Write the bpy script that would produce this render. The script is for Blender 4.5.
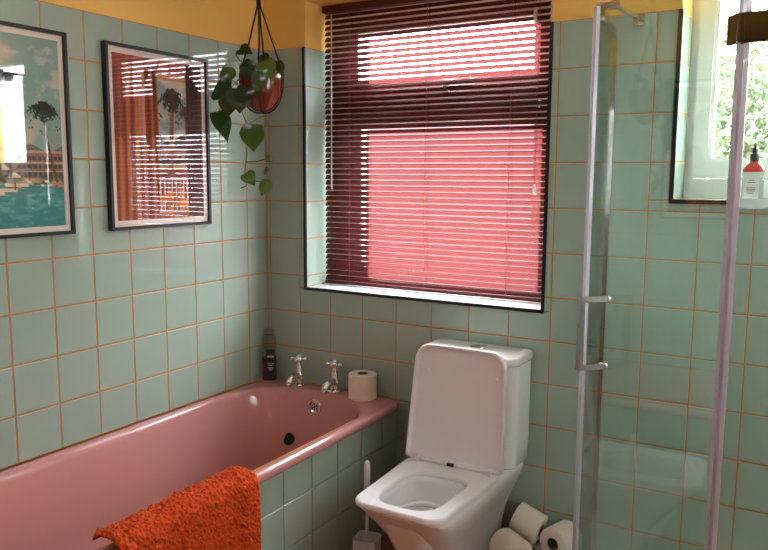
import bpy, bmesh, math, random
import numpy as np
from mathutils import Vector, Matrix
random.seed(4)
rng = np.random.default_rng(7)
for o in list(bpy.data.objects): bpy.data.objects.remove(o)
SC = bpy.context.scene
COL = SC.collection
PI = math.pi
# ------------------------------------------------------------------ camera
cd = bpy.data.cameras.new('camera'); cam = bpy.data.objects.new('camera', cd); COL.objects.link(cam)
cd.sensor_width = 36.0; cd.lens = 35.449; cd.clip_start = 0.02; cd.clip_end = 200
yaw, pitch, roll = math.radians(-30.456), math.radians(-7.4701), math.radians(0.3246)
fw = Vector((math.sin(yaw)*math.cos(pitch), math.cos(yaw)*math.cos(pitch), math.sin(pitch)))
rt = Vector((math.cos(yaw), -math.sin(yaw), 0)); up = rt.cross(fw)
r2 = rt*math.cos(roll) + up*math.sin(roll); u2 = up*math.cos(roll) - rt*math.sin(roll)
cam.matrix_world = Matrix(((r2.x, u2.x, -fw.x, 2.0756), (r2.y, u2.y, -fw.y, -2.5345), (r2.z, u2.z, -fw.z, 1.4072), (0, 0, 0, 1)))
SC.camera = cam
# ------------------------------------------------------------------ sky, sun, exposure
w = bpy.data.worlds.new('world'); SC.world = w; w.use_nodes = True
bg = w.node_tree.nodes['Background']; bg.inputs[0].default_value = (0.90, 0.92, 1.0, 1); bg.inputs[1].default_value = 13.0
sd = bpy.data.lights.new('sun', 'SUN'); sun = bpy.data.objects.new('sun', sd); COL.objects.link(sun)
sd.energy = 70.0; sd.angle = math.radians(1.2); sd.color = (1.0, 0.93, 0.93)
sun.rotation_euler = Vector((0.57, -0.80, -0.22)).to_track_quat('-Z', 'Y').to_euler(); sun.location = (-3, 5, 4)
def portal(name, x0, x1, z0, z1, y):
    l = bpy.data.lights.new(name, 'AREA'); l.shape = 'RECTANGLE'; l.size = x1-x0; l.size_y = z1-z0
    o = bpy.data.objects.new(name, l); COL.objects.link(o); l.cycles.is_portal = True
    o.location = ((x0+x1)/2, y, (z0+z1)/2); o.rotation_euler = (-PI/2, 0, 0)
portal('window_portal', .2, 1.24, .93, 2.1, .33); portal('window_portal', 1.63, 2.36, 1.3, 2.12, .33)
SC.view_settings.view_transform = 'Standard'; SC.view_settings.look = 'None'
SC.view_settings.gamma = 1.0; SC.view_settings.use_curve_mapping = False
SC.view_settings.exposure = 1.1
# ------------------------------------------------------------------ helpers
def lin(c): 
    c = c/255.0
    return c/12.92 if c <= .04045 else ((c+.055)/1.055)**2.4
def rgb(r, g, b): return (lin(r), lin(g), lin(b), 1)
def mat(name, col, rough=.5, metal=0., spec=.5, coat=0., noise=0., nscale=20., bump=0., bscale=100., trans=0., sss=0., emit=None, es=0., alpha=1., ior=1.45):
    m = bpy.data.materials.new(name); m.use_nodes = True; nt = m.node_tree; b = nt.nodes['Principled BSDF']
    b.inputs['Base Color'].default_value = col; b.inputs['Roughness'].default_value = rough; b.inputs['Metallic'].default_value = metal
    b.inputs['Specular IOR Level'].default_value = spec; b.inputs['Coat Weight'].default_value = coat; b.inputs['Coat Roughness'].default_value = .05
    b.inputs['Transmission Weight'].default_value = trans; b.inputs['IOR'].default_value = ior
    b.inputs['Alpha'].default_value = alpha
    if emit: b.inputs['Emission Color'].default_value = emit; b.inputs['Emission Strength'].default_value = es
    tc = nt.nodes.new('ShaderNodeTexCoord')
    if noise:
        n = nt.nodes.new('ShaderNodeTexNoise'); n.inputs['Scale'].default_value = nscale; n.inputs['Detail'].default_value = 4
        nt.links.new(tc.outputs['Object'], n.inputs['Vector'])
        mx = nt.nodes.new('ShaderNodeMix'); mx.data_type = 'RGBA'
        mx.inputs['A'].default_value = tuple(c*(1-noise) for c in col[:3])+(1,); mx.inputs['B'].default_value = tuple(min(1, c*(1+noise)) for c in col[:3])+(1,)
        nt.links.new(n.outputs['Fac'], mx.inputs['Factor']); nt.links.new(mx.outputs['Result'], b.inputs['Base Color'])
    if bump:
        n = nt.nodes.new('ShaderNodeTexNoise'); n.inputs['Scale'].default_value = bscale; n.inputs['Detail'].default_value = 3
        nt.links.new(tc.outputs['Object'], n.inputs['Vector'])
        bp = nt.nodes.new('ShaderNodeBump'); bp.inputs['Strength'].default_value = bump; bp.inputs['Distance'].default_value = .002
        nt.links.new(n.outputs['Fac'], bp.inputs['Height']); nt.links.new(bp.outputs['Normal'], b.inputs['Normal'])
    return m
def sheet_glass(name, tint, ior=1.45, rough=0.0):
    m = bpy.data.materials.new(name); m.use_nodes = True; nt = m.node_tree; nt.nodes.clear()
    out = nt.nodes.new('ShaderNodeOutputMaterial'); t = nt.nodes.new('ShaderNodeBsdfTransparent'); t.inputs[0].default_value = tint
    g = nt.nodes.new('ShaderNodeBsdfGlossy'); g.inputs['Roughness'].default_value = rough
    lw = nt.nodes.new('ShaderNodeLayerWeight'); lw.inputs[0].default_value = .5            # Schlick, same from both sides
    pw = nt.nodes.new('ShaderNodeMath'); pw.operation = 'POWER'; pw.inputs[1].default_value = 5; nt.links.new(lw.outputs['Facing'], pw.inputs[0])
    f0 = ((ior-1)/(ior+1))**2; f = nt.nodes.new('ShaderNodeMath'); f.operation = 'MULTIPLY_ADD'; f.inputs[1].default_value = 1-f0; f.inputs[2].default_value = f0; nt.links.new(pw.outputs[0], f.inputs[0])
    mx = nt.nodes.new('ShaderNodeMixShader'); nt.links.new(f.outputs[0], mx.inputs[0]); nt.links.new(t.outputs[0], mx.inputs[1]); nt.links.new(g.outputs[0], mx.inputs[2])
    nt.links.new(mx.outputs[0], out.inputs[0]); return m
def leafy(name, col, tcol, tr, rough=.4, gloss=.06):
    m = bpy.data.materials.new(name); m.use_nodes = True; nt = m.node_tree; nt.nodes.clear()
    out = nt.nodes.new('ShaderNodeOutputMaterial'); d = nt.nodes.new('ShaderNodeBsdfDiffuse'); d.inputs[0].default_value = col
    t = nt.nodes.new('ShaderNodeBsdfTranslucent'); t.inputs[0].default_value = tcol
    g = nt.nodes.new('ShaderNodeBsdfGlossy'); g.inputs['Roughness'].default_value = rough
    a = nt.nodes.new('ShaderNodeMixShader'); a.inputs[0].default_value = tr; b = nt.nodes.new('ShaderNodeMixShader'); b.inputs[0].default_value = gloss
    nt.links.new(d.outputs[0], a.inputs[1]); nt.links.new(t.outputs[0], a.inputs[2]); nt.links.new(a.outputs[0], b.inputs[1]); nt.links.new(g.outputs[0], b.inputs[2])
    nt.links.new(b.outputs[0], out.inputs[0]); return m
def print_mat(name):
    m = bpy.data.materials.new(name); m.use_nodes = True; nt = m.node_tree; b = nt.nodes['Principled BSDF']
    a = nt.nodes.new('ShaderNodeVertexColor'); a.layer_name = 'ink'; nt.links.new(a.outputs['Color'], b.inputs['Base Color']); b.inputs['Roughness'].default_value = .7
    return m
M = dict(
 tile=mat('sage_tile_glaze', rgb(160, 180, 168), rough=.05, noise=.03, nscale=3, spec=.55),
 grout=mat('orange_grout', rgb(204, 128, 62), rough=.85, noise=.12, nscale=40),
 paint=mat('yellow_paint', rgb(240, 194, 104), rough=.75, bump=.08, bscale=300),
 white_paint=mat('white_paint', rgb(238, 236, 230), rough=.6),
 pale=mat('pale_tile', rgb(208, 198, 204), rough=.3),
 wood=mat('brown_wood', rgb(134, 92, 70), rough=.5, noise=.2, nscale=6),
 plaster=mat('warm_plaster', rgb(150, 108, 92), rough=.8, noise=.05, nscale=4),
 floor=mat('brown_vinyl', rgb(150, 98, 64), rough=.4, noise=.1, nscale=8),
 upvc=mat('white_upvc', rgb(240, 242, 242), rough=.25),
 black=mat('black_satin', rgb(14, 13, 13), rough=.35),
 sill=mat('sill_gloss_white', rgb(238, 238, 240), rough=.3, noise=.05, nscale=9),
 pane=sheet_glass('window_pane', (.97, .99, .98, 1)),
 showerglass=sheet_glass('shower_glass', (.90, .975, .94, 1), ior=1.85),
 pinkbath=mat('pink_enamel', rgb(200, 141, 138), rough=.14, noise=.02, nscale=5, coat=.3),
 ceramic=mat('white_ceramic', rgb(246, 245, 250), rough=.1, coat=.4),
 plastic=mat('white_plastic', rgb(247, 245, 251), rough=.16),
 chrome=mat('chrome', rgb(225, 225, 225), rough=.08, metal=1),
 darkchrome=mat('bronze_chrome', rgb(104, 100, 97), rough=.12, metal=1),
 rubber=mat('black_rubber', rgb(12, 12, 12), rough=.5),
 slat=leafy('burgundy_slat', rgb(70, 15, 14), rgb(225, 122, 124), .034, rough=.3, gloss=.03),
 blindrail=mat('burgundy_rail', rgb(70, 22, 24), rough=.4),
 cord=mat('burgundy_cord', rgb(150, 70, 66), rough=.7),
 wand=mat('clear_wand', rgb(230, 215, 215), rough=.2, alpha=.75),
 paper=mat('tissue_paper', rgb(240, 228, 212), rough=.95, bump=.25, bscale=150),
 card=mat('grey_card', rgb(120, 105, 90), rough=.9),
 towel=mat('orange_terry', rgb(214, 78, 24), rough=.95, noise=.25, nscale=130, bump=.6, bscale=400),
 pot=mat('rust_glaze', rgb(116, 40, 18), rough=.12, noise=.25, nscale=14, coat=.5),
 strap=mat('black_strap', rgb(20, 17, 15), rough=.7),
 soil=mat('soil', rgb(45, 32, 22), rough=1),
 leaf=leafy('pothos_leaf', rgb(34, 62, 22), rgb(80, 115, 25), .25, rough=.25, gloss=.06),
 leaf2=leafy('pothos_leaf_pale', rgb(66, 92, 34), rgb(110, 135, 45), .3, rough=.25, gloss=.06),
 stem=mat('vine_stem', rgb(88, 92, 40), rough=.6),
 seal=mat('seal_plastic', rgb(215, 212, 228), rough=.2, alpha=.85),
 mount=mat('picture_mount', rgb(243, 232, 222), rough=.8),
 picglass=sheet_glass('picture_glass', (1, 1, 1, 1), ior=1.5),
 print1=print_mat('pool_print'), print2=print_mat('balcony_print'),
 amber=mat('dark_red_liquid', rgb(92, 24, 20), rough=.12, coat=.4),
 clearp=sheet_glass('clear_plastic', (.86, .88, .86, 1), ior=1.5, rough=.05),
 frost=mat('frosted_clear', rgb(240, 242, 242), rough=.15, alpha=.45, bump=.8, bscale=60),
 label_dark=mat('label_dark_green', rgb(18, 34, 28), rough=.4),
 label_white=mat('label_white', rgb(238, 236, 232), rough=.5),
 print_white=mat('print_white', rgb(205, 210, 205), rough=.5),
 redp=mat('red_liquid', rgb(215, 70, 66), rough=.12, coat=.4),
 water=sheet_glass('water', (.85, .9, .9, 1), ior=1.33),
 bark=mat('bark', rgb(92, 78, 66), rough=.95, noise=.3, nscale=10),
 treeleaf=leafy('tree_leaf', rgb(74, 84, 62), rgb(110, 122, 84), .25),
 lawn=mat('lawn', rgb(72, 82, 50), rough=1, noise=.3, nscale=2),
 brickwall=mat('garden_brick', rgb(80, 54, 56), rough=.9, noise=.2, nscale=6),
 opal=mat('opal_fill_glow', rgb(250, 245, 235), rough=.3, emit=(.95, .97, 1, 1), es=6.0),  # glow of the added, unseen fill light at the ceiling
 holder=mat('holder_plastic', rgb(214, 206, 206), rough=.35),
)
def link(name, me, m=None, parent=None, smooth=False):
    o = bpy.data.objects.new(name, me); COL.objects.link(o)
    if m and not me.materials: me.materials.append(M[m] if isinstance(m, str) else m)
    if parent: o.parent = parent
    if smooth: me.polygons.foreach_set('use_smooth', [True]*len(me.polygons))
    return o
def fin(name, bm, m, parent=None, smooth=False, bev=0., seg=2, angle=None):
    if bev: bmesh.ops.bevel(bm, geom=[e for e in bm.edges if e.is_manifold and e.calc_face_angle(0) > .5], offset=bev, segments=seg, profile=.6, affect='EDGES', clamp_overlap=True)
    bmesh.ops.recalc_face_normals(bm, faces=bm.faces)
    me = bpy.data.meshes.new(name); bm.to_mesh(me); bm.free()
    o = link(name, me, m, parent, smooth)
    if smooth and angle:
        for e in me.edges: pass
        try: me.set_sharp_from_angle(angle=angle)
        except Exception: pass
    return o
def box(bm, x0, x1, y0, y1, z0, z1):
    v = [bm.verts.new((x, y, z)) for z in (z0, z1) for y in (y0, y1) for x in (x0, x1)]
    for f in ((0, 2, 3, 1), (4, 5, 7, 6), (0, 1, 5, 4), (2, 6, 7, 3), (0, 4, 6, 2), (1, 3, 7, 5)): bm.faces.new([v[i] for i in f])
def boxo(name, m, parent, *a, bev=0., seg=2):
    bm = bmesh.new(); box(bm, *a); return fin(name, bm, m, parent, bev=bev, seg=seg, smooth=bool(bev), angle=.6)
def loft(bm, rings, cap0=True, cap1=True, closed=True):
    vs = [[bm.verts.new(p) for p in r] for r in rings]; n = len(vs[0])
    for a, b in zip(vs, vs[1:]):
        for i in range(n if closed else n-1):
            j = (i+1) % n; bm.faces.new((a[i], a[j], b[j], b[i]))
    if cap0: bm.faces.new(vs[0][::-1])
    if cap1: bm.faces.new(vs[-1])
    return vs
def rrect(x0, x1, y0, y1, r, z, n=8):
    """rounded rectangle loop; r = one radius or (x1y1, x0y1, x0y0, x1y0)"""
    rs = r if isinstance(r, (tuple, list)) else (r,)*4; out = []
    for k, (cx, cy, sx, sy) in enumerate(((x1, y1, -1, -1), (x0, y1, 1, -1), (x0, y0, 1, 1), (x1, y0, -1, 1))):
        q = rs[k]
        for i in range(n+1):
            a = PI/2*k + PI/2*i/n
            out.append((cx+sx*q+q*math.cos(a), cy+sy*q+q*math.sin(a), z))
    return out
def circ(c, r, n=16, ax='z', rz=None):
    out = []
    for i in range(n):
        a = 2*PI*i/n; p, q = r*math.cos(a), (rz or r)*math.sin(a)
        out.append((c[0]+p, c[1]+q, c[2]) if ax == 'z' else ((c[0]+p, c[1], c[2]+q) if ax == 'y' else (c[0], c[1]+p, c[2]+q)))
    return out
def lathe(bm, prof, c=(0, 0, 0), n=24, cap0=True, cap1=True):
    loft(bm, [circ((c[0], c[1], c[2]+z), max(r, 1e-4), n) for r, z in prof], cap0, cap1)
def tube(bm, pts, r, n=8, cap=True):
    pts = [Vector(p) for p in pts]; rings = []; up = Vector((0, 0, 1))
    rr = r if isinstance(r, (list, tuple)) else [r]*len(pts)
    prev = None
    for i, p in enumerate(pts):
        t = (pts[min(i+1, len(pts)-1)]-pts[max(i-1, 0)]).normalized()
        if prev is None: s = t.cross(up if abs(t.z) < .95 else Vector((0, 1, 0))).normalized()
        else: s = (prev - t*prev.dot(t)).normalized()
        prev = s; b = t.cross(s)
        rings.append([p+(s*math.cos(2*PI*k/n)+b*math.sin(2*PI*k/n))*rr[i] for k in range(n)])
    loft(bm, rings, cap, cap)
def smoothpath(pts, k=6):
    pts = [Vector(p) for p in pts]; out = []
    for i in range(len(pts)-1):
        p0, p1, p2, p3 = pts[max(i-1, 0)], pts[i], pts[i+1], pts[min(i+2, len(pts)-1)]
        for j in range(k):
            t = j/k; out.append(.5*((2*p1)+(p2-p0)*t+(2*p0-5*p1+4*p2-p3)*t*t+(3*p1-p0-3*p2+p3)*t**3))
    out.append(pts[-1]); return out
def thing(name, label, cat, loc=(0, 0, 0), rz=0, group=None):
    o = bpy.data.objects.new(name, None); COL.objects.link(o); o.location = loc; o.rotation_euler = (0, 0, rz); o.empty_display_size = .05
    o['label'] = label; o['category'] = cat
    if group: o['group'] = group
    return o
def tag(o, label, cat, group=None):
    o['label'] = label; o['category'] = cat
    if group: o['group'] = group
    return o
def struct(o, label=None, cat=None):
    o['kind'] = 'structure'
    if label: o['label'] = label
    if cat: o['category'] = cat
    return o
def copy_tree(o, parent=None):
    c = o.copy(); COL.objects.link(c); c.parent = parent
    for ch in [x for x in bpy.data.objects if x.parent == o]: copy_tree(ch, c)
    return c

# ------------------------------------------------------------------ the room
T = .155; Z0 = .68; XS = .0196; YS = .123; TL = .153; XR = 2.75; YF = -3.05; TOP = Z0+8*T; HC = 2.42
W1 = (.207, 1.229, .94, 2.10); W2 = (1.641, 2.34, 1.335, 2.12)          # window recesses: x0 x1 z0 z1
def sub(rects, hole):
    out = []
    for (a, b, c, d) in rects:
        h0, h1, h2, h3 = hole
        if b <= h0 or a >= h1 or d <= h2 or c >= h3: out.append((a, b, c, d)); continue
        if c < h2: out.append((a, b, c, h2)); 
        if d > h3: out.append((a, b, h3, d))
        lo, hi = max(c, h2), min(d, h3)
        if a < h0: out.append((a, h0, lo, hi))
        if b > h1: out.append((h1, b, lo, hi))
    return out
_tm = {}
def tile_mesh(wd, h):
    k = (round(wd, 3), round(h, 3))
    if k in _tm: return _tm[k]
    bm = bmesh.new(); rings = []
    for ins, y in ((0, .006), (0, .0016), (.0008, .0005), (.0022, 0)):
        a, b = wd/2-ins, h/2-ins; rings.append([(-a, y, -b), (a, y, -b), (a, y, b), (-a, y, b)])
    loft(bm, rings, cap0=False); bmesh.ops.recalc_face_normals(bm, faces=bm.faces)
    for f in bm.faces:
        if abs(f.normal.y) > .99 and f.normal.y > 0: bmesh.ops.reverse_faces(bm, faces=bm.faces[:]); break
    me = bpy.data.meshes.new('tile'); bm.to_mesh(me); bm.free(); me.materials.append(M['tile']); _tm[k] = me
    return me
GAP = .0042
def lay(parent, plane, rects):
    """plane(u, z) -> world location, rz; rects in (u0,u1,z0,z1)"""
    for (a, b, c, d) in rects:
        wd, h = b-a-GAP, d-c-GAP
        if wd < .004 or h < .004: continue
        loc, rz = plane((a+b)/2, (c+d)/2)
        o = link('tile', tile_mesh(wd, h), None, parent)
        o.location = loc; big = 1 if min(wd, h) > .05 else .3
        o.rotation_euler = (random.gauss(0, .0022)*big, 0, rz+random.gauss(0, .0022)*big)
def rows(z0, z1):
    e = [Z0+k*T for k in range(-5, 12)]; e = [z0]+[z for z in e if z0+.001 < z < z1-.001]+[z1]
    return list(zip(e, e[1:]))
def cols(s, p, a, b):
    e = [s+k*p for k in range(-30, 40)]; e = [a]+[u for u in e if a+.001 < u < b-.001]+[b]
    return list(zip(e, e[1:]))
bm = bmesh.new(); box(bm, -.3, XR+.3, YF-.3, .45, -.1, 0); struct(fin('floor', bm, 'floor'), 'brown vinyl bathroom floor', 'floor')
bm = bmesh.new(); box(bm, -.3, XR+.3, YF-.3, .45, HC, HC+.1); struct(fin('ceiling', bm, 'white_paint'), 'white painted ceiling', 'ceiling')
# back wall with two window recesses
bm = bmesh.new(); g = bmesh.new()
for (a, b, c, d) in sub(sub([(-.3, XR+.3, 0, HC)], W1), W2): box(bm, a, b, .006, .32, c, d)
for (a, b, c, d) in sub(sub([(0, XR, 0, TOP)], W1), W2): box(g, a, b, .0016, .0065, c, d)
wb = struct(fin('wall_back', bm, 'paint'), 'back wall of sage green tiles with orange grout below yellow paint', 'wall')
fin('grout', g, 'grout', wb)
rects = []
for (a, b) in cols(XS, T, 0, XR):
    for (c, d) in rows(0, TOP): rects += sub(sub([(a, b, c, d)], W1), W2)
lay(wb, lambda u, z: ((u, 0, z), 0), rects)
# left wall
bm = bmesh.new(); box(bm, -.3, -.006, YF-.3, .006, 0, HC)
wl = struct(fin('wall_left', bm, 'paint'), 'left wall of sage green tiles with orange grout below yellow paint', 'wall')
g = bmesh.new(); box(g, -.0065, -.0016, -2.30, -.0, .35, TOP); fin('grout', g, 'grout', wl)
rects = [(a, b, c, d) for (a, b) in cols(-YS, TL, -2.30, 0) for (c, d) in rows(Z0-T-.12, TOP)]
lay(wl, lambda u, z: ((0, u, z), PI/2), rects)
bm = bmesh.new(); box(bm, XR, XR+.3, YF-.3, .32, 0, HC); wr = struct(fin('wall_right', bm, 'paint'), 'right wall with pale glossy dado below yellow paint', 'wall')
boxo('dado', 'pale', wr, XR-.006, XR, -1.4, 0, .055, TOP); boxo('dado', 'plaster', wr, XR-.006, XR, YF, -1.4, 0, TOP)
bm = bmesh.new(); box(bm, -.3, XR+.3, YF-.3, YF, 0, HC); wf = struct(fin('wall_front', bm, 'paint'), 'wall behind the camera with pale pink plaster dado and a brown door', 'wall')
boxo('dado', 'plaster', wf, 0, 1.48, YF, YF+.006, 0, TOP); boxo('dado', 'plaster', wf, 2.42, XR-.006, YF, YF+.006, 0, TOP)
dr = struct(boxo('door_1', 'wood', None, 1.55, 2.35, YF+.001, YF+.035, .005, 2.0, bev=.003), 'brown wooden door behind the camera', 'door')
for a_, b_ in ((1.48, 1.55), (2.35, 2.42)): boxo('door_frame', 'wood', dr, a_, b_, YF+.001, YF+.045, 0, 2.07, bev=.004)
boxo('door_frame', 'wood', dr, 1.55, 2.35, YF+.001, YF+.045, 2.0, 2.07, bev=.004)
bm = bmesh.new(); tube(bm, [(1.62, YF+.03, 1.0), (1.62, YF+.085, 1.0), (1.64, YF+.09, 1.0), (1.74, YF+.088, 1.0)], .009, 10); fin('door_handle', bm, 'chrome', dr, True)
# window 1 lining: tiled reveals, sill, black edge trim
def reveals(wn, depth, tiles_right=True):
    x0, x1, z0, z1 = wn; rects = [(0.001, depth, c, d) for (c, d) in rows(z0+.004, TOP)]
    g = bmesh.new(); box(g, x0-.0, x0+.0025, .001, depth, z0, TOP); box(g, x1-.0025, x1, .001, depth, z0, TOP); fin('grout', g, 'grout', wb)
    lay(wb, lambda u, z: ((x0+.0042, u, z), PI/2), rects)
    lay(wb, lambda u, z: ((x1-.0042, u, z), -PI/2), rects)
def trims(wn, wd, parentname):
    x0, x1, z0, z1 = wn
    bm = bmesh.new(); zt = min(z1, TOP)
    box(bm, x0-wd+.003, x0+.004, -.004, .004, z0-wd+.003, zt); box(bm, x1-.004, x1+wd-.003, -.004, .004, z0-wd+.003, zt); box(bm, x0+.004, x1-.004, -.004, .004, z0-wd+.003, z0+.004)
    return fin(parentname, bm, 'black')
reveals(W1, .195); struct(trims(W1, .011, 'trim_1'), 'black edge trim around the recess of the window with the blind', 'trim')
reveals(W2, .185); struct(trims(W2, .013, 'trim_2'), 'black edge trim around the shower window recess', 'trim')
struct(boxo('sill_1', 'sill', None, W1[0]+.001, W1[1]-.001, .001, .2, W1[2], W1[2]+.004), 'white gloss window sill below the burgundy blind', 'sill')
bm = bmesh.new(); g = bmesh.new(); box(g, W2[0]+.001, W2[1]-.001, .001, .185, W2[2]-.0, W2[2]+.0025); fin('grout', g, 'grout', wb)
for (a, b) in cols(XS, T, W2[0]+.006, W2[1]-.006):
    o = link('tile', tile_mesh(b-a-GAP, .178), None, wb); o.location = ((a+b)/2, .095, W2[2]+.0045); o.rotation_euler = (-PI/2, 0, 0)
def ring(bm, x0, x1, z0, z1, t, y0, y1):
    ts = t if isinstance(t, tuple) else (t,)*4   # left right bottom top
    box(bm, x0, x0+ts[0], y0, y1, z0, z1); box(bm, x1-ts[1], x1, y0, y1, z0, z1)
    box(bm, x0+ts[0], x1-ts[1], y0, y1, z0, z0+ts[2]); box(bm, x0+ts[0], x1-ts[1], y0, y1, z1-ts[3], z1)
def ringo(name, m, parent, *a, bev=.003):
    bm = bmesh.new(); ring(bm, *a); return fin(name, bm, m, parent, bev=bev, seg=1)
win1 = bpy.data.objects.new('window_1', None); COL.objects.link(win1); win1.location = (0, 0, 0); struct(win1, 'white framed window with top-opening fanlight behind the burgundy blind', 'window')
ringo('frame', 'upvc', win1, W1[0], W1[1], W1[2]-.01, W1[3], (.085, .07, .055, .04), .20, .30)
boxo('transom', 'upvc', win1, W1[0]+.08, W1[1]-.07, .20, .30, 1.625, 1.70, bev=.003)
sash = ringo('sash', 'upvc', win1, .262, 1.178, 1.69, 2.085, (.085, .072, .095, .10), .185, .25)
ringo('glazing_bead', 'upvc', win1, .285, 1.165, .98, 1.632, (.062, .06, .03, .018), .212, .25)
boxo('pane', 'pane', win1, .34, 1.11, .235, .239, 1.78, 1.99); boxo('pane', 'pane', win1, .34, 1.11, .245, .249, .98, 1.62)
hd = boxo('handle', 'upvc', win1, .735, .775, .172, .186, 1.725, 1.765, bev=.003)
bm = bmesh.new(); tube(bm, [(.755, .175, 1.745), (.755, .15, 1.747), (.775, .145, 1.757), (.83, .145, 1.772), (.872, .147, 1.772)], [.009, .009, .011, .012, .007], 8); fin('lever', bm, 'upvc', hd, True)
win2 = bpy.data.objects.new('window_2', None); COL.objects.link(win2); struct(win2, 'white framed casement window inside the shower with trees beyond', 'window')
ringo('frame', 'upvc', win2, W2[0], W2[1], W2[2]-.01, W2[3], (.034, .034, .078, .045), .185, .27)
ringo('sash', 'upvc', win2, 1.668, 2.313, 1.405, 2.09, (.046, .046, .052, .055), .172, .25)
ringo('glazing_bead', 'upvc', win2, 1.712, 2.269, 1.455, 2.036, (.014, .014, .016, .016), .182, .23)
boxo('pane', 'pane', win2, 1.72, 2.26, .208, .212, 1.465, 2.03)

# ------------------------------------------------------------------ venetian blind
blind = thing('venetian_blind', 'burgundy slatted venetian blind lowered over the big window above the toilet', 'blind', (.70, .13, .955))
BX0, BX1 = .222, 1.182; bz = .955
def P(o, root): o.matrix_parent_inverse = Matrix.Translation(-Vector(root.location)) @ Matrix.Identity(4); return o
prof = []; tilt = math.radians(50)
for i in range(7):
    s = -.0125+.025*i/6; c = .0030*(1-(s/.0125)**2)
    y, z = s*math.cos(tilt)-c*math.sin(tilt), s*math.sin(tilt)+c*math.cos(tilt)     # room edge (s<0) hangs low
    prof.append((y, z))
bm = bmesh.new(); loft(bm, [[(x, y, z) for (y, z) in prof] for x in (BX0-.70, BX0-.70+.32, .16, BX1-.70)], False, False, closed=False)
me = bpy.data.meshes.new('slat'); bm.to_mesh(me); bm.free(); me.materials.append(M['slat']); me.polygons.foreach_set('use_smooth', [True]*len(me.polygons))
NS = 49; PITCH = .0225
for k in range(NS):
    o = link('slat', me, None, blind); o.location = (0, 0, .019+k*PITCH); o.rotation_euler = (random.gauss(0, .02), random.gauss(0, .0004), 0)
boxo('bottom_rail', 'slat', blind, BX0-.70, BX1-.70, -.011, .011, -.006, .005, bev=.002)
boxo('head_rail', 'blindrail', blind, BX0-.70-.004, BX1-.70+.004, -.02, .02, 1.113, 1.14, bev=.002)
for x in (.345, .70, 1.045):
    bm = bmesh.new()
    for y in (-.0105, .0105): tube(bm, [(x-.70, y, 0), (x-.70, y, 1.113)], .0009, 5)
    fin('ladder_cord', bm, 'cord', blind)
bm = bmesh.new(); tube(bm, [(.27-.70, -.028, 1.10), (.27-.70, -.030, .41), (.272-.70, -.030, .395)], [.0033, .0033, .0045], 8); fin('tilt_wand', bm, 'wand', blind, True)
bm = bmesh.new(); tube(bm, [(1.15-.70, -.022, 1.10), (1.15-.70, -.023, .42)], .0009, 5); pc = fin('pull_cord', bm, 'cord', blind)
bm = bmesh.new(); lathe(bm, [(.002, .425), (.004, .42), (.008, .392), (.007, .386)], (1.15-.70, -.023, 0), 10); fin('tassel', bm, 'plastic', pc, True)
bm = bmesh.new(); lathe(bm, [(.003, 1.04), (.007, 1.035), (.008, .995), (.004, .99)], (1.135-.70, -.026, 0), 10); fin('cord_lock', bm, 'wand', pc, True)
# ------------------------------------------------------------------ bath
bath = thing('bathtub', 'pink enamelled bathtub with tiled side panel along the left wall', 'bathtub', (.35, -.82, 0))
BL, BO = -1.64, .684
def bp(name, bm, m, sm=True, **k):
    o = fin(name, bm, m, bath, sm, **k); o.matrix_parent_inverse = Matrix.Translation((-.35, .82, 0)); return o
N = 12; RO = (.07, .006, .006, .04)
def oring(ins, z): return rrect(.003+ins, BO-ins, BL+ins, -.003-ins, tuple(max(.002, r-ins*.6) for r in RO), z, N)
def iring(x0, x1, y0, y1, s, z): return rrect(x0, x1, y0, y1, (.26*s, .25*s, .16*s, .16*s), z, N)
rings = [oring(.02, .500), oring(.004, .502), oring(0, .508), oring(0, .521), oring(.003, .528), oring(.009, .5325), oring(.016, .5335)]
rings += [iring(.028, .662, -1.575, -.066, 1, .5335), iring(.036, .653, -1.566, -.074, 1, .5325), iring(.043, .646, -1.558, -.082, 1, .529), iring(.048, .640, -1.55, -.088, 1, .521), iring(.052, .636, -1.545, -.093, 1, .508),
          iring(.062, .628, -1.53, -.107, .98, .46), iring(.072, .617, -1.495, -.125, .96, .38), iring(.085, .603, -1.44, -.145, .93, .28), iring(.10, .588, -1.39, -.163, .9, .20),
          iring(.12, .568, -1.35, -.185, .85, .158), iring(.15, .538, -1.30, -.215, .75, .138), iring(.20, .488, -1.24, -.265, .5, .132)]
bm = bmesh.new(); loft(bm, rings, False, True); bp('tub', bm, 'pinkbath', angle=1.0)
# sealant of orange grout where the rim meets the walls
bm = bmesh.new(); tube(bm, [(.0048, -1.638, .534), (.0048, -.0048, .534), (.615, -.0048, .534)], .003, 6); bp('grout_seal', bm, 'grout')
bm = bmesh.new(); box(bm, .60, .6445, BL+.02, -.002, 0, .505); box(bm, .02, .60, BL+.02, BL+.05, 0, .505); pn = bp('side_panel', bm, 'grout', False)
for (a, b) in cols(-.117, TL, BL+.02, -.001):
    for (c, d) in rows(.002, .502):
        wd, h = b-a-GAP, d-c-GAP
        if wd < .004 or h < .004: continue
        o = link('tile', tile_mesh(wd, h), None, pn); o.location = (.651, (a+b)/2, (c+d)/2); o.rotation_euler = (random.gauss(0, .003), 0, PI/2+random.gauss(0, .003))
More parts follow.
